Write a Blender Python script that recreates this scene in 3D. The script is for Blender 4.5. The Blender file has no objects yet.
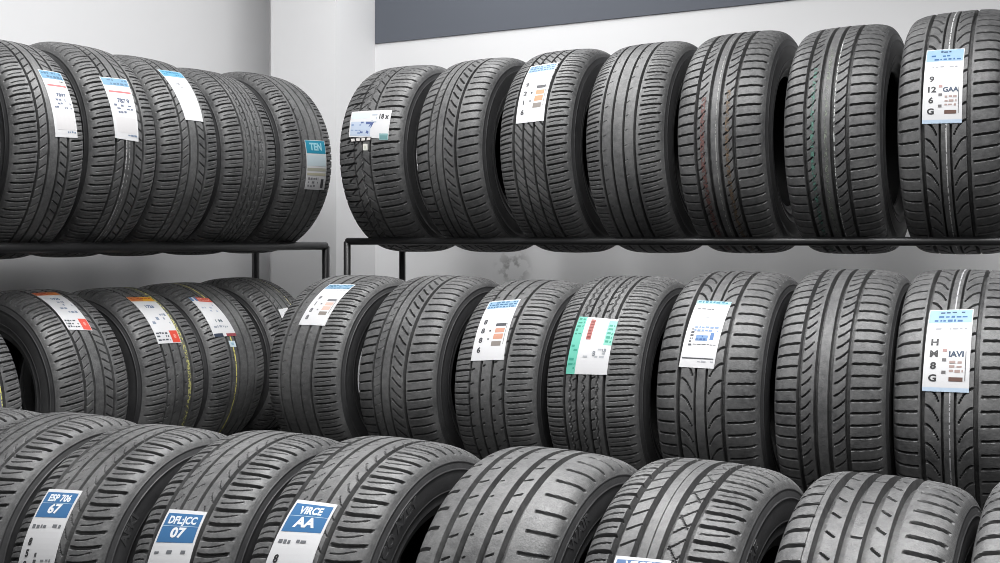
import bpy, math, random
import numpy as np
from mathutils import Vector

C = bpy.context.scene.collection
PI = math.pi
CAM_Z = 1.015          # eye height above the shop floor
YAW = math.atan(0.5)   # camera turned to the left of the back wall's normal

# ------------------------------------------------------------------ helpers
def srgb(h):
    v = [int(h[i:i + 2], 16) / 255 for i in (0, 2, 4)]
    return tuple((c / 12.92 if c <= .04045 else ((c + .055) / 1.055) ** 2.4) for c in v) + (1,)

def link(o, parent=None):
    C.objects.link(o)
    if parent is not None:
        o.parent = parent
    return o

def mesh_np(name, verts, faces, mat=None, smooth=False, mats=None, mat_idx=None):
    me = bpy.data.meshes.new(name)
    verts = np.asarray(verts, dtype=np.float32)
    faces = np.asarray(faces, dtype=np.int32)
    n, k = faces.shape
    me.vertices.add(len(verts)); me.vertices.foreach_set('co', verts.ravel())
    me.loops.add(n * k); me.loops.foreach_set('vertex_index', faces.ravel())
    me.polygons.add(n)
    me.polygons.foreach_set('loop_start', np.arange(0, n * k, k, dtype=np.int32))
    me.polygons.foreach_set('loop_total', np.full(n, k, dtype=np.int32))
    for m in (mats or [mat]):
        me.materials.append(m)
    if mat_idx is not None:
        me.polygons.foreach_set('material_index', np.asarray(mat_idx, dtype=np.int32))
    me.polygons.foreach_set('use_smooth', np.full(n, smooth, dtype=bool))
    me.update(calc_edges=True)
    me.validate()
    return me

def mesh_py(name, verts, faces, mats, idx=None, smooth=False):
    me = bpy.data.meshes.new(name)
    me.from_pydata(verts, [], faces)
    for m in mats:
        me.materials.append(m)
    if idx:
        me.polygons.foreach_set('material_index', idx)
    me.polygons.foreach_set('use_smooth', [smooth] * len(faces))
    me.update()
    return me

def box_geo(lo, hi, v, f):
    b = len(v)
    for z in (lo[2], hi[2]):
        v += [(lo[0], lo[1], z), (hi[0], lo[1], z), (hi[0], hi[1], z), (lo[0], hi[1], z)]
    f += [tuple(b + i for i in q) for q in ((3, 2, 1, 0), (4, 5, 6, 7), (0, 1, 5, 4), (1, 2, 6, 5), (2, 3, 7, 6), (3, 0, 4, 7))]

def structure(name, lo, hi, mat):
    v, f = [], []
    box_geo(lo, hi, v, f)
    o = link(bpy.data.objects.new(name, mesh_py(name, v, f, [mat])))
    o['kind'] = 'structure'
    return o

def tube_mesh(name, p0, p1, r, mat, seg=20):
    """round steel tube with softly rounded ends"""
    p0 = np.array(p0, float); p1 = np.array(p1, float)
    d = p1 - p0; L = np.linalg.norm(d); d /= L
    a = np.array([0, 0, 1.]) if abs(d[2]) < .9 else np.array([1., 0, 0])
    e1 = np.cross(d, a); e1 /= np.linalg.norm(e1); e2 = np.cross(d, e1)
    prof = [(0, r * .8), (r * .2, r), (L - r * .2, r), (L, r * .8)]
    v, f = [], []
    for (t, rr) in prof:
        for k in range(seg):
            q = 2 * PI * k / seg
            v.append(tuple(p0 + d * t + e1 * rr * math.cos(q) + e2 * rr * math.sin(q)))
    for i in range(len(prof) - 1):
        for k in range(seg):
            k2 = (k + 1) % seg
            f.append((i * seg + k, i * seg + k2, (i + 1) * seg + k2, (i + 1) * seg + k))
    f.append(tuple(range(seg))[::-1]); f.append(tuple((len(prof) - 1) * seg + k for k in range(seg)))
    return mesh_py(name, v, f, [mat], smooth=True)

# ---------------------------------------------------------------- materials
def mat_base(name, rough=.6, spec=.5):
    m = bpy.data.materials.new(name); m.use_nodes = True
    b = m.node_tree.nodes['Principled BSDF']
    b.inputs['Roughness'].default_value = rough
    b.inputs['Specular IOR Level'].default_value = spec
    return m, m.node_tree, b

def rubber(name, lo, hi, rough, bump, scale=70):
    m, nt, b = mat_base(name, rough, .45)
    N, L = nt.nodes, nt.links
    tc = N.new('ShaderNodeTexCoord')
    oi = N.new('ShaderNodeObjectInfo')
    add = N.new('ShaderNodeVectorMath'); add.operation = 'ADD'
    L.new(tc.outputs['Object'], add.inputs[0]); L.new(oi.outputs['Random'], add.inputs[1])
    n1 = N.new('ShaderNodeTexNoise'); n1.inputs['Scale'].default_value = scale
    n1.inputs['Detail'].default_value = 6; n1.inputs['Roughness'].default_value = .7
    L.new(add.outputs[0], n1.inputs['Vector'])
    n2 = N.new('ShaderNodeTexNoise'); n2.inputs['Scale'].default_value = 7
    n2.inputs['Detail'].default_value = 3
    L.new(add.outputs[0], n2.inputs['Vector'])
    mx = N.new('ShaderNodeMath'); mx.operation = 'MULTIPLY_ADD'
    mx.inputs[1].default_value = .55
    L.new(n1.outputs['Fac'], mx.inputs[0])
    h = N.new('ShaderNodeMath'); h.operation = 'MULTIPLY'; h.inputs[1].default_value = .45
    L.new(n2.outputs['Fac'], h.inputs[0]); L.new(h.outputs[0], mx.inputs[2])
    r = N.new('ShaderNodeValToRGB')
    r.color_ramp.elements[0].position = .36; r.color_ramp.elements[0].color = srgb(lo)
    r.color_ramp.elements[1].position = .64; r.color_ramp.elements[1].color = srgb(hi)
    L.new(mx.outputs[0], r.inputs['Fac']); L.new(r.outputs['Color'], b.inputs['Base Color'])
    bp = N.new('ShaderNodeBump'); bp.inputs['Strength'].default_value = bump
    bp.inputs['Distance'].default_value = .001
    n3 = N.new('ShaderNodeTexNoise'); n3.inputs['Scale'].default_value = 260
    n3.inputs['Detail'].default_value = 3
    L.new(add.outputs[0], n3.inputs['Vector'])
    L.new(n3.outputs['Fac'], bp.inputs['Height']); L.new(bp.outputs['Normal'], b.inputs['Normal'])
    return m

TREAD = rubber('tread_rubber', '39393a', '606060', .5, .7)
SIDE = rubber('sidewall_rubber', '2e2e2f', '3e3e3f', .45, .2, 40)
LINER = rubber('liner_rubber', '1c1c1d', '262627', .6, .2, 30)
LETTER, _, _b = mat_base('raised_letter_rubber', .45, .5); _b.inputs['Base Color'].default_value = srgb('3c3c3d')

_flat = {}
def flat(hexc, rough=.45):
    """printed paper or paint of one colour with a faint fibre mottling"""
    if hexc not in _flat:
        m, nt, b = mat_base('print_' + hexc, rough, .35)
        n = nt.nodes.new('ShaderNodeTexNoise'); n.inputs['Scale'].default_value = 120
        mx = nt.nodes.new('ShaderNodeMix'); mx.data_type = 'RGBA'
        c = tuple(x * .62 for x in srgb(hexc)[:3]) + (1,)
        mx.inputs[6].default_value = tuple(x * .93 for x in c[:3]) + (1,)
        mx.inputs[7].default_value = c
        nt.links.new(n.outputs['Fac'], mx.inputs[0]); nt.links.new(mx.outputs[2], b.inputs['Base Color'])
        _flat[hexc] = m
    return _flat[hexc]

def paint_wear(hexc, cover=.5):
    """thin paint line on rubber, rubbed off in specks"""
    key = 'worn' + hexc + str(cover)
    if key not in _flat:
        m, nt, b = mat_base('worn_paint_' + hexc, .6, .3)
        tc = nt.nodes.new('ShaderNodeTexCoord')
        n = nt.nodes.new('ShaderNodeTexNoise'); n.inputs['Scale'].default_value = 150
        n.inputs['Detail'].default_value = 4
        nt.links.new(tc.outputs['Object'], n.inputs['Vector'])
        r = nt.nodes.new('ShaderNodeMapRange')
        r.inputs[1].default_value = cover - .05; r.inputs[2].default_value = cover + .05
        nt.links.new(n.outputs['Fac'], r.inputs[0]); nt.links.new(r.outputs[0], b.inputs['Alpha'])
        b.inputs['Base Color'].default_value = srgb(hexc)
        _flat[key] = m
    return _flat[key]

def wall_paint(name, hexc, scuff=None):
    m, nt, b = mat_base(name, .7, .2)
    N, L = nt.nodes, nt.links
    geo = N.new('ShaderNodeNewGeometry')
    n = N.new('ShaderNodeTexNoise'); n.inputs['Scale'].default_value = 3.5; n.inputs['Detail'].default_value = 5
    L.new(geo.outputs['Position'], n.inputs['Vector'])
    mx = N.new('ShaderNodeMix'); mx.data_type = 'RGBA'
    c = srgb(hexc)
    mx.inputs[6].default_value = tuple(x * .96 for x in c[:3]) + (1,); mx.inputs[7].default_value = c
    L.new(n.outputs['Fac'], mx.inputs[0])
    out = mx.outputs[2]
    if scuff:      # a rubbed grey mark on the paint
        d = N.new('ShaderNodeVectorMath'); d.operation = 'SUBTRACT'; d.inputs[1].default_value = scuff
        L.new(geo.outputs['Position'], d.inputs[0])
        ln = N.new('ShaderNodeVectorMath'); ln.operation = 'LENGTH'; L.new(d.outputs[0], ln.inputs[0])
        fall = N.new('ShaderNodeMapRange'); fall.inputs[1].default_value = .03; fall.inputs[2].default_value = .1
        fall.inputs[3].default_value = 1; fall.inputs[4].default_value = 0
        L.new(ln.outputs['Value'], fall.inputs[0])
        n2 = N.new('ShaderNodeTexNoise'); n2.inputs['Scale'].default_value = 22; n2.inputs['Detail'].default_value = 3
        L.new(geo.outputs['Position'], n2.inputs['Vector'])
        th = N.new('ShaderNodeMapRange'); th.inputs[1].default_value = .5; th.inputs[2].default_value = .6
        L.new(n2.outputs['Fac'], th.inputs[0])
        mu = N.new('ShaderNodeMath'); mu.operation = 'MULTIPLY'
        L.new(th.outputs[0], mu.inputs[0]); L.new(fall.outputs[0], mu.inputs[1])
        mx2 = N.new('ShaderNodeMix'); mx2.data_type = 'RGBA'; mx2.inputs[7].default_value = srgb('a4a4a4')
        L.new(mu.outputs[0], mx2.inputs[0]); L.new(out, mx2.inputs[6])
        out = mx2.outputs[2]
    L.new(out, b.inputs['Base Color'])
    return m

WALL = wall_paint('white_wall_paint', 'dcdcdd')
WALL_B = wall_paint('white_wall_paint_scuffed', 'dcdcdd', (-1.90, 3.92, .895))
BAND = wall_paint('grey_band_paint', '5d6169')
FLOOR, _nt, _b = mat_base('dark_concrete', .7, .3)
_n = _nt.nodes.new('ShaderNodeTexNoise'); _n.inputs['Scale'].default_value = 6; _n.inputs['Detail'].default_value = 8
_r = _nt.nodes.new('ShaderNodeValToRGB')
_r.color_ramp.elements[0].color = srgb('3a3a3a'); _r.color_ramp.elements[1].color = srgb('555554')
_nt.links.new(_n.outputs['Fac'], _r.inputs['Fac']); _nt.links.new(_r.outputs['Color'], _b.inputs['Base Color'])
STEEL, _nt, _b = mat_base('black_powder_coat', .38, .5)
_b.inputs['Base Color'].default_value = srgb('1d1d1e')
_n = _nt.nodes.new('ShaderNodeTexNoise'); _n.inputs['Scale'].default_value = 400
_bp = _nt.nodes.new('ShaderNodeBump'); _bp.inputs['Strength'].default_value = .15; _bp.inputs['Distance'].default_value = .001
_nt.links.new(_n.outputs['Fac'], _bp.inputs['Height']); _nt.links.new(_bp.outputs['Normal'], _b.inputs['Normal'])

# ------------------------------------------------------------------ setting
structure('floor', (-3.34, -2.0, -.1), (2.6, 4.02, 0), FLOOR)
structure('wall_left', (-3.34, -2.0, 0), (-3.24, 4.02, 3.1), WALL)
structure('wall_back', (-3.24, 3.92, 0), (2.6, 4.02, 3.1), WALL_B)
structure('wall_corner_pillar', (-2.975, 3.612, 0), (-2.612, 3.92, 3.1), WALL)
structure('trim_1', (-2.609, 3.914, 1.015 + .921), (2.6, 3.9195, 3.1), BAND)

# ------------------------------------------------------------- tyre geometry
R0, W0 = .325, .24
_ctrl = np.array([(0, .3250), (.03, .3246), (.055, .3236), (.078, .3212), (.093, .3172), (.104, .3112),
                  (.111, .3030), (.1155, .2930)])
def _curve(P, n=240):
    """smooth curve through control points, resampled by arc length"""
    d = np.r_[0, np.cumsum(np.linalg.norm(np.diff(P, axis=0), axis=1))]
    t = np.linspace(0, d[-1], n)
    m = np.gradient(P, d, axis=0)
    i = np.clip(np.searchsorted(d, t) - 1, 0, len(d) - 2)
    h = (d[i + 1] - d[i])[:, None]; s = ((t - d[i])[:, None]) / h
    q = ((2 * s**3 - 3 * s**2 + 1) * P[i] + (s**3 - 2 * s**2 + s) * h * m[i] +
         (-2 * s**3 + 3 * s**2) * P[i + 1] + (s**3 - s**2) * h * m[i + 1])
    return q
_tc = _curve(_ctrl)
_arc = np.r_[0, np.cumsum(np.linalg.norm(np.diff(_tc, axis=0), axis=1))]
LMAX = _arc[-1]
_tan = np.gradient(_tc, _arc, axis=0); _tan /= np.linalg.norm(_tan, axis=1)[:, None]
def tread_point(a):
    """arc position -> axial x, radius, outward normal (nx, nr)"""
    s = np.sign(a); b = np.abs(a)
    x = np.interp(b, _arc, _tc[:, 0]); r = np.interp(b, _arc, _tc[:, 1])
    tx = np.interp(b, _arc, _tan[:, 0]); tr = np.interp(b, _arc, _tan[:, 1])
    return s * x, r, -s * tr, tx
def crown(x):
    return np.interp(np.abs(x), _tc[:, 0], _tc[:, 1])

def sstep(v):
    v = np.clip(v, 0, 1); return v * v * (3 - 2 * v)

MTH = 1152
def make_tread(name, feats, shift=0.0):
    feats = [((f[0], f[1] + shift) + f[2:]) if f[0] != 's' else (('s', f[1] + shift, f[2] + shift) + f[3:]) for f in feats]
    cols = list(np.linspace(-LMAX, LMAX, int(2 * LMAX / .0024)))
    for f in feats:
        if f[0] == 'g':
            _, x, w, d = f
            cols = [c for c in cols if not (x - w / 2 - .0006 < c < x + w / 2 + .0006)]
            cols += [x - w / 2, x - w / 2 + .0009, x, x + w / 2 - .0009, x + w / 2]
    a = np.array(sorted(cols))
    th = np.arange(MTH) * 2 * PI / MTH
    A, T = np.meshgrid(a, th)
    D = np.zeros_like(A)
    for f in feats:
        if f[0] == 'g':                                   # straight circumferential groove
            _, x, w, d = f
            D = np.maximum(D, d * np.clip((w / 2 - np.abs(A - x)) / .0009, 0, 1))
        elif f[0] == 'z':                                 # zigzag groove
            _, x, w, d, amp, n = f
            ph = (T * n / (2 * PI)) % 1
            c = x + amp * (4 * np.abs(ph - .5) - 1)
            D = np.maximum(D, d * sstep((w / 2 + .0012 - np.abs(A - c)) / .0018))
        elif f[0] == 's':                                 # repeated lateral slot
            _, x0, x1, n, w, d, skew, phase, curve = f
            u = (A - x0) / (x1 - x0)
            sh = skew * (u - .5) + curve * (u - .5) ** 2
            ph = (T * n / (2 * PI) + phase + sh * n / (2 * PI * R0)) % 1
            dist = np.abs(ph - .5) * 2 * PI * R0 / n
            e = .0011
            side = sstep((w / 2 + e - dist) / (2 * e))
            ends = sstep(u / .05 + .5) * sstep((1 - u) / .05 + .5) * ((u > -.03) & (u < 1.03))
            D = np.maximum(D, d * side * ends)
    x, r, nx, nr = tread_point(a)
    fade = np.clip((LMAX - np.abs(a)) / .004, 0, 1)
    D *= fade[None, :]
    X = x[None, :] - nx[None, :] * D
    Rr = r[None, :] - nr[None, :] * D
    V = np.stack([X, -Rr * np.sin(T), Rr * np.cos(T)], -1).reshape(-1, 3)
    nc = len(a)
    i = np.arange(MTH)[:, None]; j = np.arange(nc - 1)[None, :]
    i2 = (i + 1) % MTH
    F = np.stack([i * nc + j, i2 * nc + j, i2 * nc + j + 1, i * nc + j + 1], -1).reshape(-1, 4)
    return mesh_np(name, V, F[:, ::-1], TREAD)

def revolve(name, prof, mat, n=192, smooth=True):
    prof = np.asarray(prof)
    th = np.arange(n) * 2 * PI / n
    k = len(prof)
    V = np.stack([np.broadcast_to(prof[:, 0], (n, k)), -np.sin(th)[:, None] * prof[None, :, 1],
                  np.cos(th)[:, None] * prof[None, :, 1]], -1).reshape(-1, 3)
    i = np.arange(n)[:, None]; j = np.arange(k - 1)[None, :]; i2 = (i + 1) % n
    F = np.stack([i * k + j, i2 * k + j, i2 * k + j + 1, i * k + j + 1], -1).reshape(-1, 4)
    return mesh_np(name, V, F, mat, smooth)

# outer sidewall: shoulder step, moulded ring, belly, rim protector, bead toe
_side = [(.1155, .2930), (.1164, .2922), (.1168, .2906), (.1160, .2894), (.1168, .2870), (.1172, .2862),
         (.1186, .2800), (.1190, .2790), (.1199, .2786), (.1202, .2770), (.1196, .2764), (.1202, .2700),
         (.1204, .2620), (.1202, .2540), (.1195, .2460), (.1193, .2450), (.1200, .2445), (.1200, .2432),
         (.1190, .2426), (.1175, .2360), (.1150, .2290), (.1165, .2270), (.1160, .2250), (.1125, .2220),
         (.1080, .2150), (.1055, .2090), (.1045, .2060), (.1020, .2045), (.0970, .2045), (.0950, .2065)]
_liner = [(-.0950, .2065), (-.0970, .2150), (-.1020, .2300), (-.1075, .2500), (-.1090, .2650), (-.1060, .2840),
          (-.0980, .2990), (-.0850, .3070), (-.0500, .3110), (0, .3125), (.0500, .3110), (.0850, .3070),
          (.0980, .2990), (.1060, .2840), (.1090, .2650), (.1075, .2500), (.1020, .2300), (.0970, .2150), (.0950, .2065)]
_deep = lambda q: [(x, r if r > .29 else .29 - (.29 - r) * 1.2) for x, r in q]
_side = _deep(_side)
_liner = [(x, .29 - (.29 - r) * 1.2 if r < .29 else r - .009) for x, r in _liner]
ME_SIDE_R = revolve('sidewall', _side, SIDE)
ME_SIDE_L = revolve('sidewall', [(-x, r) for x, r in _side][::-1], SIDE)
ME_LINER = revolve('inner_liner', _liner[::-1], LINER, 96)

def shoulders(n=72, w=.0050, d=.0090, x0=.066, sipe=True, skew=.010, off=.35, x1=None, curve=0.0):
    x1 = x1 or LMAX - .009
    w, d = w * .96, d * 1.45
    f = [('s', x0, x1, n, w, d, skew, 0, curve), ('s', -x1, -x0, n, w, d, skew, off, -curve)]
    if sipe:
        f += [('s', x0 + .004, x1 - .014, n, .0018, .0040, skew, .5, curve),
              ('s', -x1 + .014, -x0 - .004, n, .0018, .0040, skew, off + .5, -curve)]
    return f
G = lambda x, w=.009, d=.0165: ('g', x, w, d)

PAT = {
 # rugged block tread with a zigzag centre
 'rugged': [G(-.036, .007), G(.022, .007), ('z', -.007, .0036, .006, .0028, 48),
            ('s', -.033, -.010, 48, .0038, .0065, .022, .1, 0), ('s', -.003, .019, 48, .0038, .0065, -.022, .6, 0),
            ('s', -.066, -.036, 48, .0062, .0068, .026, .3, 0)] +
           shoulders(48, .0060, .0068, .030, True, .008, .4) + [('s', .034, .07, 48, .0024, .004, .008, .5, 0)],
 # asymmetric: plain centre ribs, one rib cut by long slashes
 'slashed': [G(-.050, .007), G(-.024, .006), G(.002, .006), G(.046, .0095),
             ('s', .008, .036, 64, .0048, .0090, -.030, .2, .01), ('s', -.046, -.024, 72, .002, .003, .014, .1, 0)] +
            shoulders(72, .0044, .0060, .056, False, .012, .3),
 # four grooves, inner ribs full of diagonal sipes
 'sliced': [G(-.050, .009), G(-.018, .007), G(.016, .007), G(.049, .009),
            ('s', -.046, -.021, 72, .0034, .0055, -.030, .0, 0), ('s', -.015, .012, 72, .0034, .0055, -.030, .3, 0),
            ('s', .019, .045, 72, .0034, .0055, -.030, .6, 0)] + shoulders(72, .0048, .0062, .057, True, .008, .3),
 # plain straight ribs
 'ribbed': [G(-.051, .0075), G(-.018, .007), G(.016, .007), G(.049, .0085),
            ('s', -.046, -.036, 48, .0018, .003, .006, .1, 0), ('s', .020, .028, 48, .0018, .003, .006, .4, 0)] +
           shoulders(72, .0042, .0058, .060, True, .008, .3),
 # four grooves, short slashes on the ribs beside the outer grooves
 'notched': [G(-.051, .010), G(-.0145, .0095), G(.0145, .0095), G(.051, .010),
             ('s', -.047, -.027, 72, .0040, .0090, .020, .1, .01), ('s', .024, .047, 72, .0040, .0090, .022, .5, .01)] +
            shoulders(72, .0044, .0066, .058, False, .006, .35),
 # directional: long curved arrows between two wide grooves
 'arrow': [G(-.050, .0095), G(-.012, .0055), G(.012, .0055), G(.050, .0095),
           ('s', -.046, -.018, 48, .0050, .0095, -.036, .0, -.036), ('s', .018, .046, 48, .0050, .0095, .036, .0, -.036)] +
          shoulders(64, .0048, .0064, .060, False, .006, .5),
 # zigzag sipes on the middle ribs
 'zigzag': [G(-.052, .008), G(-.020, .0065), G(.014, .0065), G(.048, .008), ('z', -.036, .0024, .006, .002, 72),
            ('z', -.003, .0024, .006, .003, 72), ('z', .031, .0024, .006, .002, 72),
            ('s', -.030, -.022, 72, .004, .005, .006, .2, 0), ('s', .016, .026, 72, .004, .005, .006, .5, 0)] +
           shoulders(72, .0044, .0058, .056, True, .008, .3),
 # plain ribs marked with short ticks
 'ticked': [G(-.052, .007), G(-.022, .0065), G(.010, .0065), G(.044, .0085),
            ('s', -.049, -.041, 48, .004, .007, .004, .1, 0), ('s', -.018, -.011, 48, .004, .007, .004, .4, 0),
            ('s', .014, .021, 48, .004, .007, .004, .7, 0), ('s', .034, .040, 48, .004, .007, .004, .2, 0)] +
           shoulders(60, .0048, .0060, .054, True, .008, .3),
 # comfort: four narrow grooves, fine slanting sipes
 'comfort': [G(-.050, .008), G(-.020, .007), G(.012, .007), G(.044, .008),
             ('s', -.046, -.026, 72, .0030, .006, .016, .1, 0), ('s', .018, .040, 72, .0030, .006, -.016, .4, 0)] +
            shoulders(72, .0046, .0062, .056, True, .010, .3),
 # touring: long thick shoulder slots with fine sipes between, curved sipes inside
 'touring': [G(-.052, .010), G(-.019, .008), G(.016, .008), G(.050, .0105),
             ('s', -.047, -.030, 64, .0028, .0045, .022, .1, .02), ('s', .030, .046, 64, .0028, .0045, -.024, .5, .02),
             ('s', -.014, .000, 64, .002, .003, .012, .3, 0)] +
            shoulders(64, .0066, .0070, .058, True, .014, .35, None, .014),
 # broad grooves, few short dashes
 'broad': [G(-.056, .011), G(-.021, .011), G(.019, .011), G(.052, .0125),
           ('s', -.049, -.036, 48, .0030, .007, .008, .1, 0), ('s', .026, .038, 48, .0030, .008, .008, .6, 0),
           ('s', -.013, -.008, 48, .0030, .004, .004, .3, 0)] +
          [('s', .074, LMAX - .002, 48, .0056, .0062, .010, 0, .012), ('s', -LMAX + .002, -.078, 48, .0056, .0062, .010, .3, -.01)],
 # ribs crossed right through by slanting cuts
 'crossed': [G(-.055, .012), G(-.021, .011), G(.019, .011), G(.053, .0115), G(-.001, .002, .003),
             ('s', -.050, -.026, 64, .0032, .0052, .018, .1, 0), ('s', .024, .048, 64, .0032, .0052, .026, .5, 0),
             ('s', .026, .046, 32, .0026, .004, -.030, .2, 0)] + shoulders(64, .0060, .0068, .060, True, .010, .35, None, .008),
 # four very wide straight grooves and clean ribs
 'wide': [G(-.050, .0135), G(-.014, .013), G(.016, .013), G(.049, .0135), G(-.066, .0016, .002),
          ('s', -.043, -.029, 48, .0030, .007, -.010, .1, 0), ('s', .023, .037, 48, .0030, .007, -.012, .6, 0),
          ('s', -.008, .009, 24, .0030, .006, 0, .3, 0)] +
         shoulders(64, .0060, .0066, .066, False, .006, .35, None, .006),
}
_tread_cache = {}
def tread_mesh(p, left):
    if (p, left) not in _tread_cache:
        _tread_cache[p, left] = make_tread('tread', PAT[p], SHIFT[left])
    return _tread_cache[p, left]
SHIFT = {False: -.006, True: .004}      # moulds sit a little off the centre line

# ------------------------------------------------------------------ lettering
def text_tris(s, depth=0.0):
    """triangles of a line of type, unit cap height, centred; returns verts, faces"""
    cu = bpy.data.curves.new('type', 'FONT'); cu.body = s; cu.size = 1.0
    cu.align_x = 'CENTER'; cu.align_y = 'CENTER'; cu.resolution_u = 3; cu.extrude = depth
    cu.offset = .04
    o = bpy.data.objects.new('type', cu); C.objects.link(o)
    dg = bpy.context.evaluated_depsgraph_get(); dg.update()
    ev = o.evaluated_get(dg); me = ev.to_mesh()
    v = [tuple(p.co) for p in me.vertices]; f = [tuple(p.vertices) for p in me.polygons]
    ev.to_mesh_clear()
    bpy.data.objects.remove(o); bpy.data.curves.remove(cu)
    return v, f

# --------------------------------------------------------------------- tyres
class Tire:
    pass

_right = np.array([math.cos(YAW), math.sin(YAW), 0]); _fwd = np.array([-math.sin(YAW), math.cos(YAW), 0])
_cam = np.array([0, 0, CAM_Z])

def make_tire(label, group, cx, cy, zc, R, W, pat, left=False, spin=0.0, yaw=0.0):
    t = Tire(); t.R, t.W, t.left = R, W, left
    root = link(bpy.data.objects.new('tire', None)); root.empty_display_size = .05
    root.location = (cx, cy, zc - R)
    t.rz = math.radians(yaw) + (PI / 2 if left else 0)
    root.rotation_euler = (0, 0, t.rz)
    root['label'] = label; root['category'] = 'tire'; root['group'] = group
    sc = (W / W0, R / R0, R / R0)
    for nm, me in (('tread', tread_mesh(pat, left)), ('sidewall', ME_SIDE_L), ('sidewall', ME_SIDE_R), ('inner_liner', ME_LINER)):
        o = link(bpy.data.objects.new(nm, me), root)
        o.location = (0, 0, R); o.scale = sc; o.rotation_euler = (spin, 0, 0)
    t.root, t.c = root, np.array([cx, cy, zc])
    return t

def on_tread(t, px, py):
    """where the line of sight through a point of the picture meets the tyre: axial x, angle from the top"""
    d = _fwd + _right * ((px - 500) / 1000) + np.array([0, 0, (241 - py) / 1000])
    ca, sa = math.cos(t.rz), math.sin(t.rz)
    turn = lambda v: np.array([v[0] * ca + v[1] * sa, -v[0] * sa + v[1] * ca, v[2]])
    o = turn(_cam - t.c); d = turn(d)
    r = t.R * .995
    a = d[1] ** 2 + d[2] ** 2; b = o[1] * d[1] + o[2] * d[2]; c = o[1] ** 2 + o[2] ** 2 - r * r
    disc = max(b * b - a * c, 0)
    p = o + d * ((-b - math.sqrt(disc)) / a)
    return p[0], math.atan2(-p[1], p[2])

def surf(t, x, th, lift):
    r = crown(x * W0 / t.W) * t.R / R0 + lift
    return (x, -r * math.sin(th), t.R + r * math.cos(th))

def add_label(t, corners, spec, extend=1.0, paper='e4e4e6', notes=None):
    """paper sticker on the tread; corners TL TR BR BL"""
    q = [on_tread(t, *c) for c in corners]
    q = [np.array(p) for p in q]
    q[2] = q[1] + (q[2] - q[1]) * extend; q[3] = q[0] + (q[3] - q[0]) * extend
    def uv(u, v):
        return (q[0] * (1 - u) + q[1] * u) * (1 - v) + (q[3] * (1 - u) + q[2] * u) * v
    def P(u, v, lift):
        x, th = uv(u, v); return surf(t, x, th, lift)
    wid = abs(q[1][0] - q[0][0]); length = t.R * abs((q[3][1] + q[2][1] - q[0][1] - q[1][1]) / 2)
    asp = wid / max(length, 1e-4)
    # the sheet: front, back and edge
    nu, nv = 6, 18
    V, F = [], []
    for lift in (.0013, .0004):
        for j in range(nv + 1):
            for i in range(nu + 1):
                V.append(P(i / nu, j / nv, lift))
    n1 = (nu + 1) * (nv + 1); I = lambda i, j, k=0: k * n1 + j * (nu + 1) + i
    for j in range(nv):
        for i in range(nu):
            F.append((I(i, j), I(i, j + 1), I(i + 1, j + 1), I(i + 1, j)))
            F.append((I(i, j, 1), I(i + 1, j, 1), I(i + 1, j + 1, 1), I(i, j + 1, 1)))
    for j in range(nv):
        for i in (0, nu):
            F.append((I(i, j), I(i, j, 1), I(i, j + 1, 1), I(i, j + 1)))
    for i in range(nu):
        for j in (0, nv):
            F.append((I(i, j), I(i + 1, j), I(i + 1, j, 1), I(i, j, 1)))
    lab = link(bpy.data.objects.new('label', mesh_py('label', V, F, [flat(paper)], smooth=False)), t.root)
    lab['label'] = notes or 'white paper sticker'
    groups = {}
    for it in spec:
        nm = it[0]
        if it[1] == 't' or len(it) == 7 and not isinstance(nm, tuple):
            nm = (nm, len(groups))
        g = groups.setdefault(nm, dict(v=[], f=[], i=[], m=[]))
        col = it[-1]
        if col not in g['m']: g['m'].append(col)
        mi = g['m'].index(col)
        lift = .0016 if nm[0] == 'colour_panel' else .0019
        if it[1] == 'r':
            _, _, u0, v0, u1, v1, _ = it
            n = max(1, int((v1 - v0) * length / .006))
            b = len(g['v'])
            k = max(1, int((u1 - u0) * wid / .012))
            for j in range(n + 1):
                for i in range(k + 1):
                    g['v'].append(P(u0 + (u1 - u0) * i / k, v0 + (v1 - v0) * j / n, lift))
            for j in range(n):
                for i in range(k):
                    a0 = b + j * (k + 1) + i
                    g['f'].append((a0, a0 + k + 1, a0 + k + 2, a0 + 1)); g['i'].append(mi)
        else:
            _, _, s, u, v, h, stretch, _ = it       # h: cap height as a share of the width
            tv, tf = text_tris(s)
            b = len(g['v'])
            for (a0, b0, _z) in tv:
                g['v'].append(P(u + a0 * h * stretch, v - b0 * h * asp, lift))
            for f in tf:
                g['f'].append(tuple(b + k for k in f)); g['i'].append(mi)
    for nm, g in groups.items():
        nm = nm if isinstance(nm, str) else nm[0]
        link(bpy.data.objects.new(nm, mesh_py(nm, g['v'], g['f'], [flat(c) for c in g['m']], g['i'])), lab)
    return lab

def add_stripe(t, x, w, col, cover=.5, th0=-.5, th1=2.9):
    """thin painted line running round the tread"""
    x += SHIFT[t.left] * t.W / W0
    V, F = [], []
    n = 150
    for j in range(n + 1):
        th = th0 + (th1 - th0) * j / n
        for s in (-.5, .5):
            V.append(surf(t, x + s * w, th, .0005))
    for j in range(n):
        F.append((2 * j, 2 * j + 2, 2 * j + 3, 2 * j + 1))
    o = link(bpy.data.objects.new('paint_line', mesh_py('paint_line', V, F, [paint_wear(col, cover)])), t.root)
    return o

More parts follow.
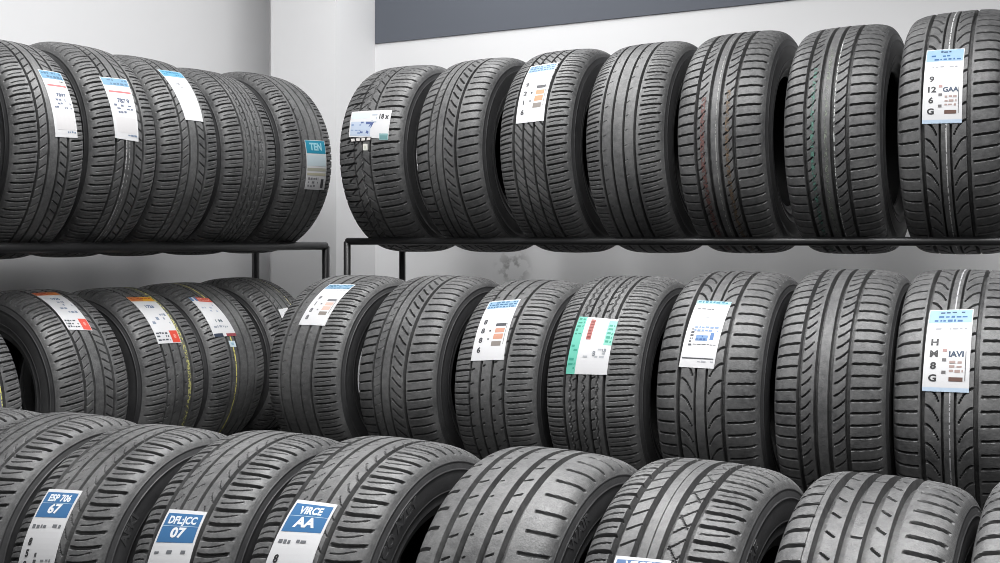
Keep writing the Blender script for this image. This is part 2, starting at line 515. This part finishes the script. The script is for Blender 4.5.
def add_lettering(t, s, th, h=.026, rm=.262, stretch=1.25):
    """raised letters on the right hand sidewall, read from outside with their tops outward"""
    tv, tf = text_tris(s, .03)
    kx, kr = t.W / W0, t.R / R0
    pr = np.array([(r, x) for x, r in _side if .225 < r < .293][::-1])
    V = []
    for a, b, c in tv:
        r = rm + b * h
        x = np.interp(r, pr[:, 0], pr[:, 1]) + .0004 + c * .03
        ang = th - a * h * stretch / rm
        V.append((x * kx, -r * kr * math.sin(ang), t.R + r * kr * math.cos(ang)))
    o = link(bpy.data.objects.new('raised_lettering', mesh_py('raised_lettering', V, tf, [LETTER])), t.root)
    return o

# ---- rows ---------------------------------------------------------------
rng = random.Random(7)
RAIL = .0125
T = {}
def rest(R, W, yaw, gap, rail_z, r):
    """axle height of a tyre lying between two rails, turned a little on them"""
    x = np.linspace(0, .104, 40)
    rad = crown(x) * R / R0 + r + .0006
    off = gap - x * W / W0 * abs(math.sin(math.radians(yaw)))
    return rail_z + float(np.sqrt(rad ** 2 - off ** 2).max())
# upper rail of the back-wall rack
UP_Y, UP_A, UP_Z = 3.14, .1845, CAM_Z - .001
g = 'tires on the upper rail along the back wall'
for key, cx, R, W, yaw, pat, lab in [
    ('U1', -1.908, 0.3388, .262, .5, 'rugged', 'rugged block-tread tire with a wide white sticker, beside the corner pillar'),
    ('U2', -1.592, 0.3389, 0.256, -2, 'slashed', 'tire without sticker between the wide-stickered tire and a tall-stickered one, upper back rail'),
    ('U3', -1.282, 0.3406, 0.255, -2.4, 'sliced', 'upper back-rail tire with a tall blue-topped white sticker and diagonal cuts'),
    ('U4', -0.985, 0.3394, 0.258, -3.4, 'ribbed', 'plain straight-ribbed tire without sticker or paint, middle of the upper back rail'),
    ('U5', -0.693, 0.3423, 0.264, -3.8, 'notched', 'upper back-rail tire with faded reddish paint lines on its tread'),
    ('U6', -0.39, 0.3372, 0.262, -4.2, 'notched', 'upper back-rail tire with pale green and white paint lines on its tread'),
    ('U7', -0.094, 0.3432, 0.26, -4.2, 'arrow', 'arrow-tread tire with a large white sticker at the right end of the upper rail')]:
    zc = rest(R, W, yaw, UP_A, UP_Z, RAIL)
    T[key] = make_tire(lab, g, cx, UP_Y, zc, R, W, pat, False, rng.uniform(0, 6), yaw)
# low rack in front of it
LO_Y, LO_A, LO_Z = 2.63, .14, .3316
g = 'tires on the low rack along the back wall'
for key, cx, R, W, yaw, pat, lab in [
    ('M1', -1.803, 0.2975, .282, -4.2, 'ribbed', 'leftmost tire of the middle right row, white sticker slanting over its top left'),
    ('M2', -1.484, 0.2995, 0.272, -3.6, 'slashed', 'middle-row tire without sticker between two white-stickered tires'),
    ('M3', -1.18, 0.2958, 0.26, -3.8, 'ticked', 'middle-row tire with white sticker bearing an orange block and blue heading'),
    ('M4', -0.9, 0.3033, 0.264, -4.4, 'zigzag', 'middle-row tire with a white sticker edged in green with a red bar'),
    ('M5', -0.603, 0.311, 0.264, -4.4, 'arrow', 'middle-row tire whose plain white sticker has small blue print and a black line'),
    ('M6', -.324, 0.3152, .252, -4.4, 'notched', 'middle-row tire without sticker, second from the right end'),
    ('M7', -.067, 0.3165, .25, -4.4, 'arrow', 'middle-row tire at the right end with large white sticker and letter G')]:
    zc = rest(R, W, yaw, LO_A, LO_Z, RAIL)
    T[key] = make_tire(lab, g, cx, LO_Y, zc, R, W, pat, False, rng.uniform(0, 6), yaw)
# front row on the floor
g = 'tires standing in the front row on the floor'
for key, cx, cy, R, W, yaw, pat, lab in [
    ('B0', -2.186, 1.6, 0.305, .222, 0, 'touring', 'front-row tire at the far left edge, only its top showing'),
    ('B1', -1.945, 1.63, 0.305, 0.25, -0.5, 'touring', 'front-row tire without sticker at the left, beside the first blue-stickered tire'),
    ('B2', -1.68, 1.65, 0.3, 0.262, -0.8, 'touring', 'front-row tire with blue and white sticker, leftmost of the three stickered together'),
    ('B3', -1.39, 1.69, 0.3015, 0.255, -1.5, 'touring', 'front-row tire with blue and white sticker, middle of the three stickered together'),
    ('B4', -1.095, 1.7, 0.307, 0.272, -4.5, 'touring', 'front-row tire with blue sticker and raised sidewall letters, rightmost of three'),
    ('B5', -0.756, 1.72, 0.3098, 0.268, -6.4, 'broad', 'front-row tire without sticker, broad grooves and sparse short slots'),
    ('B6', -0.463, 1.75, 0.3098, 0.262, -7.4, 'crossed', 'front-row tire with slanting cuts across its ribs, sticker at the bottom edge'),
    ('B7', -0.166, 1.75, 0.3122, 0.255, -7, 'wide', 'pale grey front-row tire with four very wide straight grooves'),
    ('B8', 0.1, 1.76, 0.321, 0.24, -7, 'wide', 'front-row tire cut off by the right edge, only its left shoulder showing')]:
    T[key] = make_tire(lab, g, cx, cy, R, R, W, pat, False, rng.uniform(0, 6), yaw)
# left rack, upper rail
LX, LA, LUP_Z, LLO_Z, LRAIL = -2.61, .18, CAM_Z - .020, .297, .0155
g = 'tires on the upper rail along the left wall'
for key, cy, R, W, yaw, pat, lab in [
    ('V0', 1.6835, 0.2999, 0.210, -8, 'comfort', 'upper left-rail tire cut off by the left edge, only a sliver showing'),
    ('V1', 1.9290, 0.3174, 0.218, -8, 'comfort', 'upper left-rail tire with red-striped white sticker, nearer the left edge'),
    ('V2', 2.1830, 0.3316, 0.230, -8, 'comfort', 'upper left-rail tire with red-striped white sticker, second of the two'),
    ('V3', 2.4430, 0.3333, 0.235, -8, 'comfort', 'upper left-rail tire with blank-looking white sticker under a blue heading'),
    ('V4', 2.7320, 0.3340, 0.243, -8, 'zigzag', 'upper left-rail tire without sticker, next to the teal-stickered end tire'),
    ('V5', 3.0360, 0.3486, 0.260, -8, 'ribbed', 'end tire of the upper left rail with small teal-headed sticker low on the tread')]:
    zc = rest(R, W, yaw, LA, LUP_Z, LRAIL)
    T[key] = make_tire(lab, g, LX, cy, zc, R, W, pat, True, rng.uniform(0, 6), yaw)
g = 'tires on the lower rail along the left wall'
for key, cy, R, W, yaw, pat, lab in [
    ('L1', 1.695, 0.303, 0.25, 0, 'comfort', 'lower left-rail tire cut off by the left edge, yellow paint line on tread'),
    ('L2', 2.049, 0.3059, 0.262, 0, 'comfort', 'lower left-rail tire with orange-topped sticker and plain black tread'),
    ('L3', 2.366, 0.3026, 0.265, 0, 'ticked', 'lower left-rail tire with yellow-orange topped sticker and yellow flecked paint line'),
    ('L4', 2.657, 0.3049, 0.28, 0, 'ribbed', 'lower left-rail tire with red and blue topped sticker and thin yellow line'),
    ('L5', 2.964, 0.3087, 0.26, 0, 'comfort', 'lower left-rail end tire with a scrap of torn white sticker')]:
    zc = rest(R, W, yaw, LA, LLO_Z, LRAIL)
    T[key] = make_tire(lab, g, LX, cy, zc, R, W, pat, True, rng.uniform(0, 6), yaw)

# ------------------------------------------------------------- sticker print
def small(u0, v0, u1, v1, rows, col, seed, fill=.8, nm='printed_text'):
    """rows of print too small to read: broken dashes"""
    r = random.Random(seed); out = []
    dv = (v1 - v0) / rows
    for k in range(rows):
        u = u0
        while u < u1 - .02:
            w = r.uniform(.04, .13)
            if r.random() < fill:
                out.append(((nm, seed), 'r', u, v0 + k * dv + dv * r.uniform(.1, .3), min(u + w, u1), v0 + k * dv + dv * r.uniform(.6, .8), col))
            u += w + r.uniform(.02, .05)
    return out
PANEL, TXT, MARK = 'colour_panel', 'printed_text', 'printed_mark'
def R_(u0, v0, u1, v1, c, nm=PANEL): return (nm, 'r', u0, v0, u1, v1, c)
def X_(s, u, v, h, c, st=1.0): return (TXT, 't', s, u, v, h, st, c)

def spec_redstripe(seed):
    return [R_(.02, .01, .98, .15, '6798b8')] + small(.08, .02, .95, .15, 2, '3b6684', seed, .8) + \
        small(.70, .17, .9, .21, 1, '444444', seed + 1) + [R_(.12, .245, .95, .275, 'c9696b')] + \
        [X_('7897' if seed % 2 else '787 9', .56, .41, .20, '55617c')] + small(.16, .46, .9, .62, 3, '6d768c', seed + 2, .55) + \
        [R_(.12, .67, .93, .9, 'dedcdd')] + small(.55, .91, .95, .95, 1, '7c8ea6', seed + 3)
def spec_grid(seed, head='24557c', block='c98f72', col='4a4a4c', letters='9806'):
    s = [R_(.03, .02, .97, .17, '8fb2cd')] + small(.08, .03, .95, .17, 3, head, seed, .9) + \
        small(.3, .20, .9, .23, 1, 'b9bcc0', seed + 1, .5)
    for i, ch in enumerate(letters):
        s.append(X_(ch, .2, .42 + i * .145, .22, col))
    s += [R_(.40, .55 + .0, .46, .58, col, MARK), R_(.40, .68, .46, .71, '8b8b8d', MARK)]
    s += [R_(.56, .45, .88, .50, col), R_(.58, .53, .87, .60, block), R_(.57, .62, .86, .70, block), R_(.55, .73, .84, .80, '8d857f')]
    s += [R_(.90, .46, .915, .78, '777777', MARK)]
    return s
def spec_rating(seed, letters, big, head='9fc2e0', dark='27466a'):
    s = [R_(.02, .01, .98, .19, '9dbfde')] + small(.12, .03, .95, .07, 1, dark, seed, .6) + small(.15, .09, .92, .19, 2, '2f6499', seed + 3, .9)
    s += small(.2, .26, .9, .29, 1, '9b9ea4', seed + 1, .8)
    for i, ch in enumerate(letters):
        s.append(X_(ch, .21, .445 + i * .137, .23, '3c3c3e', 1.1))
    for i, v in enumerate((.52, .63, .77)):
        s.append(R_(.40, v, .49, v + .035, '6e6b6c' if i else 'b58f8b', MARK))
    s += [X_(big, .70, .585, .19, '3c4e66', 1.0)] + small(.56, .65, .86, .80, 3, 'b09a94', seed + 2, .9) + \
         [R_(.56, .84, .86, .885, '6d5148', MARK), R_(.90, .55, .915, .88, '4d4d50', MARK)]
    s += [R_(0, .955, 1, 1, 'c3d6ea')]
    return s
def spec_blue(l1, l2, seed, col='3f74a6'):
    s = [R_(.05, .035, .95, .30, col), X_(l1, .5, .10, .21, 'eef4fa', .95), X_(l2, .5, .215, .27, 'f7fafd', 1.25)]
    s += [R_(.05, .150, .95, .155, 'bcd3e8', MARK)]
    s += small(.10, .36, .9, .42, 1, '77797e', seed, .9)
    for i, ch in enumerate('8597'):
        s.append(X_(ch, .2, .54 + i * .11, .2, '2e2e30'))
    s += small(.42, .56, .5, .9, 5, '555558', seed + 1, .5) + small(.62, .70, .9, .95, 6, '8b8c90', seed + 2, .8)
    return s
def spec_orange(seed, c1, c2, c3='e2503f'):
    return [R_(0, 0, .5, .13, c1), R_(.5, 0, 1, .13, c2)] + small(.1, .02, .9, .12, 2, 'b4462a', seed, .5) + \
        [X_('1726', .5, .28, .19, '3e5f86')] + small(.15, .34, .9, .68, 4, '8793a6', seed + 1, .35) + \
        [R_(.64, .78, .98, .99, c3), X_('8', .81, .885, .2, 'f0a79c')] + small(.06, .80, .56, .97, 3, '4b4f58', seed + 2, .9)

add_label(T['V1'], [(37, 70), (60, 73), (78, 138), (55, 137)], spec_redstripe(11))
add_label(T['V2'], [(99, 77), (126, 80), (138, 142), (115, 138)], spec_redstripe(24))
add_label(T['V3'], [(157, 70), (180, 73), (203, 122), (185, 120)],
          [R_(.02, .01, .98, .17, '6fb0cf')] + small(.1, .03, .95, .15, 2, '2f7398', 31) + small(.3, .3, .8, .45, 2, '9a9ca2', 32, .5))
add_label(T['V5'], [(304, 140), (324, 141), (324, 190), (304, 189)],
          [R_(.02, .01, .98, .27, '2d93b0'), X_('TEN', .5, .14, .36, 'a9dbe8', .9), R_(.03, .30, .97, .52, 'cfdfe6'),
           R_(.03, .56, .97, .62, 'b7b7a8'), R_(.03, .66, .97, .71, 'c9c5ae')] + small(.1, .74, .6, .97, 3, '8e8e92', 41, .8) +
          [R_(.74, .78, .88, .96, '4c4c50', MARK)])
add_label(T['U1'], [(352, 112), (392, 110), (388, 139), (349, 137)],
          [R_(.03, .06, .50, .30, 'dbe9ec'), R_(.03, .42, .55, .95, 'c2cfe2'), X_('17', .42, .66, .34, '59699a', 1.1), X_('18 x', .83, .24, .15, '4a4a4c', .9)] +
          small(.05, .5, .3, .9, 4, '8fa3c6', 51) + small(.55, .1, .68, .5, 3, 'bcc6d0', 52))
add_label(T['U1'], [(350, 138.5), (372, 137), (371, 141), (351, 142.5)], [('printed_mark', 'r', .05 + .25 * i, .15, .22 + .25 * i, .8, 'e8e4e0') for i in range(4)],
          paper='2c2a2c', notes='dark strip with white marks below the sticker')
add_label(T['U1'], [(379.5, 133.5), (388, 133.5), (387.5, 140), (379.5, 140)], [R_(.08, .3, .92, .9, '6f9a9c')], paper='8db4b6', notes='small teal tab')
add_label(T['U1'], [(363.5, 144), (368, 144), (368, 150.5), (363.5, 150.5)], [R_(.3, .3, .7, .7, 'dcdccf')], paper='f0f0e8', notes='small white spot')
add_label(T['U3'], [(531, 67), (559, 63), (544, 121), (516, 124)], spec_grid(61, '3a6592', 'cf9a72', '4c4c50', '9216'))
add_label(T['U7'], [(927, 51), (965, 49), (962, 123), (922, 124)], spec_rating(71, ['9', '12', '6', 'G'], 'GAA'))
add_label(T['L1'], [(-12, 388), (-1, 388), (1.5, 412), (-9, 412)], [R_(.1, .1, .9, .9, '6b6a86')], paper='84839c', notes='dull violet sticker')
add_label(T['L2'], [(31, 294), (55, 293), (92, 331), (68, 330)], spec_orange(81, 'e0764a', 'e58a3f'))
add_label(T['L3'], [(126, 298), (150, 298), (181, 343), (158, 344)], spec_orange(91, 'e08a52', 'efb13c'))
add_label(T['L4'], [(188.5, 297), (208, 299), (236, 336), (215, 337)],
          [R_(0, 0, .3, .12, '5b83b4'), R_(.3, 0, 1, .14, 'd8604e')] + small(.35, .02, .95, .12, 2, 'f0b0a0', 101) +
          small(.15, .2, .9, .45, 3, 'a9b2c4', 102, .4) + [X_('1 98', .5, .66, .2, '53656c')] + small(.15, .75, .8, .84, 1, '9ca3ad', 103) +
          [R_(.02, .93, .4, 1, '3b4354'), R_(.55, .94, 1, 1, '9c4a50')])
add_label(T['L4'], [(228, 341), (234, 341), (236, 347), (230, 347)], [R_(.3, .3, .7, .7, '9fc2d4')], paper='d5e6ee', notes='small pale blue tab')
add_label(T['L5'], [(278, 310), (287, 308), (293, 318), (283, 323)], [R_(.4, .3, .6, .8, 'b9b9bb')], paper='e8e8ea', notes='torn scrap of white sticker')
add_label(T['M1'], [(330, 285), (356, 285), (325, 326), (299, 325)], spec_grid(111, '356d86', 'e0c0b2', '77777b', '9188'))
add_label(T['M3'], [(490, 302), (521, 300), (504, 360), (471, 361)], spec_grid(121, '2f6286', 'cf9880', '4c4c50', '8886'))
add_label(T['M4'], [(580, 317), (619, 320), (607, 375), (566, 374)],
          [R_(0, 0, .22, 1, '6fc9b4'), R_(.80, .04, 1, .50, '8ed6c4'), R_(.34, .04, .46, .42, 'b4665f')] +
          small(.03, .02, .19, .36, 5, '2f8f7a', 131, .9) + small(.03, .5, .19, .95, 6, '3ba08a', 132, .7) + small(.83, .1, .97, .48, 5, '3ba08a', 133, .9) +
          small(.36, .06, .44, .4, 6, '8a3b36', 134, .8) + small(.36, .55, .9, .75, 3, 'b8bcc0', 135, .5) + [X_('3', .62, .66, .16, '8f9298'), X_('18', .84, .60, .11, '8f9298')])
add_label(T['M5'], [(698, 301), (732, 303), (714, 369), (679, 367)],
          [R_(.0, -.0, 1, .06, '9cc8d6')] + small(.05, .0, .95, .06, 1, '2d7f96', 141, .9) + small(.12, .14, .6, .17, 1, '55565c', 142, .9) + small(.2, .28, .8, .30, 1, 'c3c5ca', 143) +
          small(.22, .42, .9, .52, 2, '7f9cc4', 144, .8) + [R_(.32, .56, .66, .64, '6f96c6'), R_(.72, .52, .82, .62, '4b79b4')] + small(.32, .56, .66, .64, 2, '2f5c9a', 145, .7) +
          small(.15, .46, .24, .72, 6, '44454a', 146, .9) + small(.28, .68, .95, .70, 1, '44454a', 147, .8) + [R_(.05, .87, .95, .885, '55565a', MARK)] + small(.5, .9, .95, .94, 1, 'b5b7bc', 148))
add_label(T['M7'], [(930, 311), (974, 310), (969, 393), (922, 391)], spec_rating(151, ['H', 'M', '8', 'G'], 'IAVI'))
add_label(T['B2'], [(49.5, 489), (83.5, 491.5), (55, 563), (18.5, 563)], spec_blue('ESP 706', '67', 161), 1.35)
add_label(T['B3'], [(170, 509.5), (208, 512.5), (190, 563), (148, 563)], spec_blue('DFL:JCC', '07', 171), 2.1)
add_label(T['B4'], [(298, 500), (338.5, 505.5), (313, 563), (266, 563)], spec_blue('VIRCE', 'AA', 181), 1.75)
add_label(T['B6'], [(616.5, 556), (672, 561.5), (670, 567), (614, 563)], spec_blue('VECES', '07', 191, '5f7fae'), 14)

# painted lines on treads
add_stripe(T['U5'], -.036, .012, '583e3b', .48, 1.25); add_stripe(T['U5'], .036, .010, '584a3c', .50, 1.2); add_stripe(T['U5'], .004, .0022, '8a8a88', .45, .4)
add_stripe(T['U6'], -.036, .009, '46685e', .52, 1.0); add_stripe(T['U6'], .000, .008, '666c62', .54, .8); add_stripe(T['U6'], .0225, .0025, 'a8aaa8', .48, .7)
add_stripe(T['U7'], .002, .0028, 'a8a8a8', .41)
add_stripe(T['M7'], .002, .0028, '9a9a9c', .40)
add_stripe(T['L1'], .036, .008, 'b4b35c', .45); add_stripe(T['L3'], .036, .013, '9c9a66', .5); add_stripe(T['L4'], -.040, .005, 'bdb765', .42)
add_stripe(T['L5'], .04, .004, 'b9b490', .5)
add_stripe(T['V2'], -.014, .003, 'a8a8a8', .47, 1.0); add_stripe(T['V2'], -.004, .002, '9c9c9c', .49, 1.2)

# raised letters on the sidewalls that show
add_lettering(T['B2'], 'AFKI', .95)
add_lettering(T['B4'], 'STYINCO AZEY', .85)
add_lettering(T['B5'], 'WAIR', .55)
add_lettering(T['B6'], 'GC1 ILAE', .75)

# ---------------------------------------------------------------------- racks
def rack(label, group, base, tubes):
    root = link(bpy.data.objects.new('tire_rack', None)); root.empty_display_size = .05
    root.location = base
    root['label'] = label; root['category'] = 'rack'; root['group'] = group
    b = np.array(base)
    for nm, p0, p1, r in tubes:
        link(bpy.data.objects.new(nm, tube_mesh(nm, np.array(p0) - b, np.array(p1) - b, r, STEEL)), root)
    return root

def rack_tubes(axis, s0, s1, c, tiers, r, legs, top):
    """rails along one wall; axis 'x' or 'y'; c centre line; tiers [(half gap, z)]"""
    P = (lambda s, d, z: (s, c + d, z)) if axis == 'x' else (lambda s, d, z: (c + d, s, z))
    t = []
    for a, z in tiers:
        for sg in (-1, 1):
            t.append(('rail', P(s0, sg * a, z), P(s1, sg * a, z), r))
        for s in legs:
            t.append(('cross_bar', P(s, -a, z), P(s, a, z), r * .98))
    a = tiers[0][0]
    for s in legs:
        for sg in (-1, 1):
            t.append(('post', P(s, sg * a, 0), P(s, sg * a, top), r))
            t.append(('foot', P(s, sg * a, 0), P(s, sg * a, .012), r * 2))
    return t
rack('black tube rack on the right, holding the upper tires along the back wall', 'tube racks for tires', (-.5, UP_Y, 0),
     rack_tubes('x', -2.089, .62, UP_Y, [(UP_A, UP_Z)], RAIL, (-2.089, .62), UP_Z))
rack('low tube rack under the middle right row of tires', 'tube racks for tires', (-.8, LO_Y, 0),
     rack_tubes('x', -1.98, .35, LO_Y, [(LO_A, LO_Z)], RAIL, (-1.98, .35), LO_Z))
rack('black tube rack on the left, holding tires along the left wall', 'tube racks for tires', (LX, 2.2, 0),
     rack_tubes('y', .9, 3.29, LX, [(LA, LUP_Z), (LA, LLO_Z)], LRAIL, (.9, 3.29), LUP_Z))

# --------------------------------------------------------------------- lights
def area(name, loc, size, power, target=None, spread=180):
    l = bpy.data.lights.new(name, 'AREA'); l.shape = 'RECTANGLE'; l.size, l.size_y = size
    l.energy = power; l.spread = math.radians(spread)
    o = link(bpy.data.objects.new(name, l)); o.location = loc
    if target is not None:
        d = np.array(target) - np.array(loc)
        o.rotation_euler = Vector(d).to_track_quat('-Z', 'Y').to_euler()
    return o
area('ceiling_or_fill_light', (-1.0, 2.3, 3.05), (3.6, .4), 7)
area('ceiling_or_fill_light', (-1.75, 2.15, 3.05), (.4, 3.0), 80)
area('ceiling_or_fill_light', (-.1, 1.55, 3.05), (3.6, .4), 100, spread=137)
area('ceiling_or_fill_light', (.0, .5, 3.05), (3.2, .6), 50)
area('ceiling_or_fill_light', (1.0, -1.2, 2.8), (3.6, .8), 30, (.2, 3.6, 1.9))  # unseen front fill added to brighten the walls, not a ceiling fitting

w = bpy.data.worlds.new('shop_ambient'); bpy.context.scene.world = w; w.use_nodes = True
w.node_tree.nodes['Background'].inputs[0].default_value = (1, 1, 1, 1)
w.node_tree.nodes['Background'].inputs[1].default_value = .07

# --------------------------------------------------------------------- camera
cd = bpy.data.cameras.new('camera'); cam = link(bpy.data.objects.new('camera', cd))
cam.location = (0, 0, CAM_Z); cam.rotation_euler = (PI / 2, 0, YAW)
cd.sensor_fit = 'HORIZONTAL'; cd.sensor_width = 36; cd.lens = 36
cd.shift_y = -(281.5 - 241) / 1000
cd.clip_start = .05
sc = bpy.context.scene
sc.cycles.filter_width = .9
sc.camera = cam
sc.view_settings.view_transform = 'Standard'; sc.view_settings.look = 'None'
sc.view_settings.exposure = 0; sc.view_settings.gamma = 1; sc.view_settings.use_curve_mapping = False
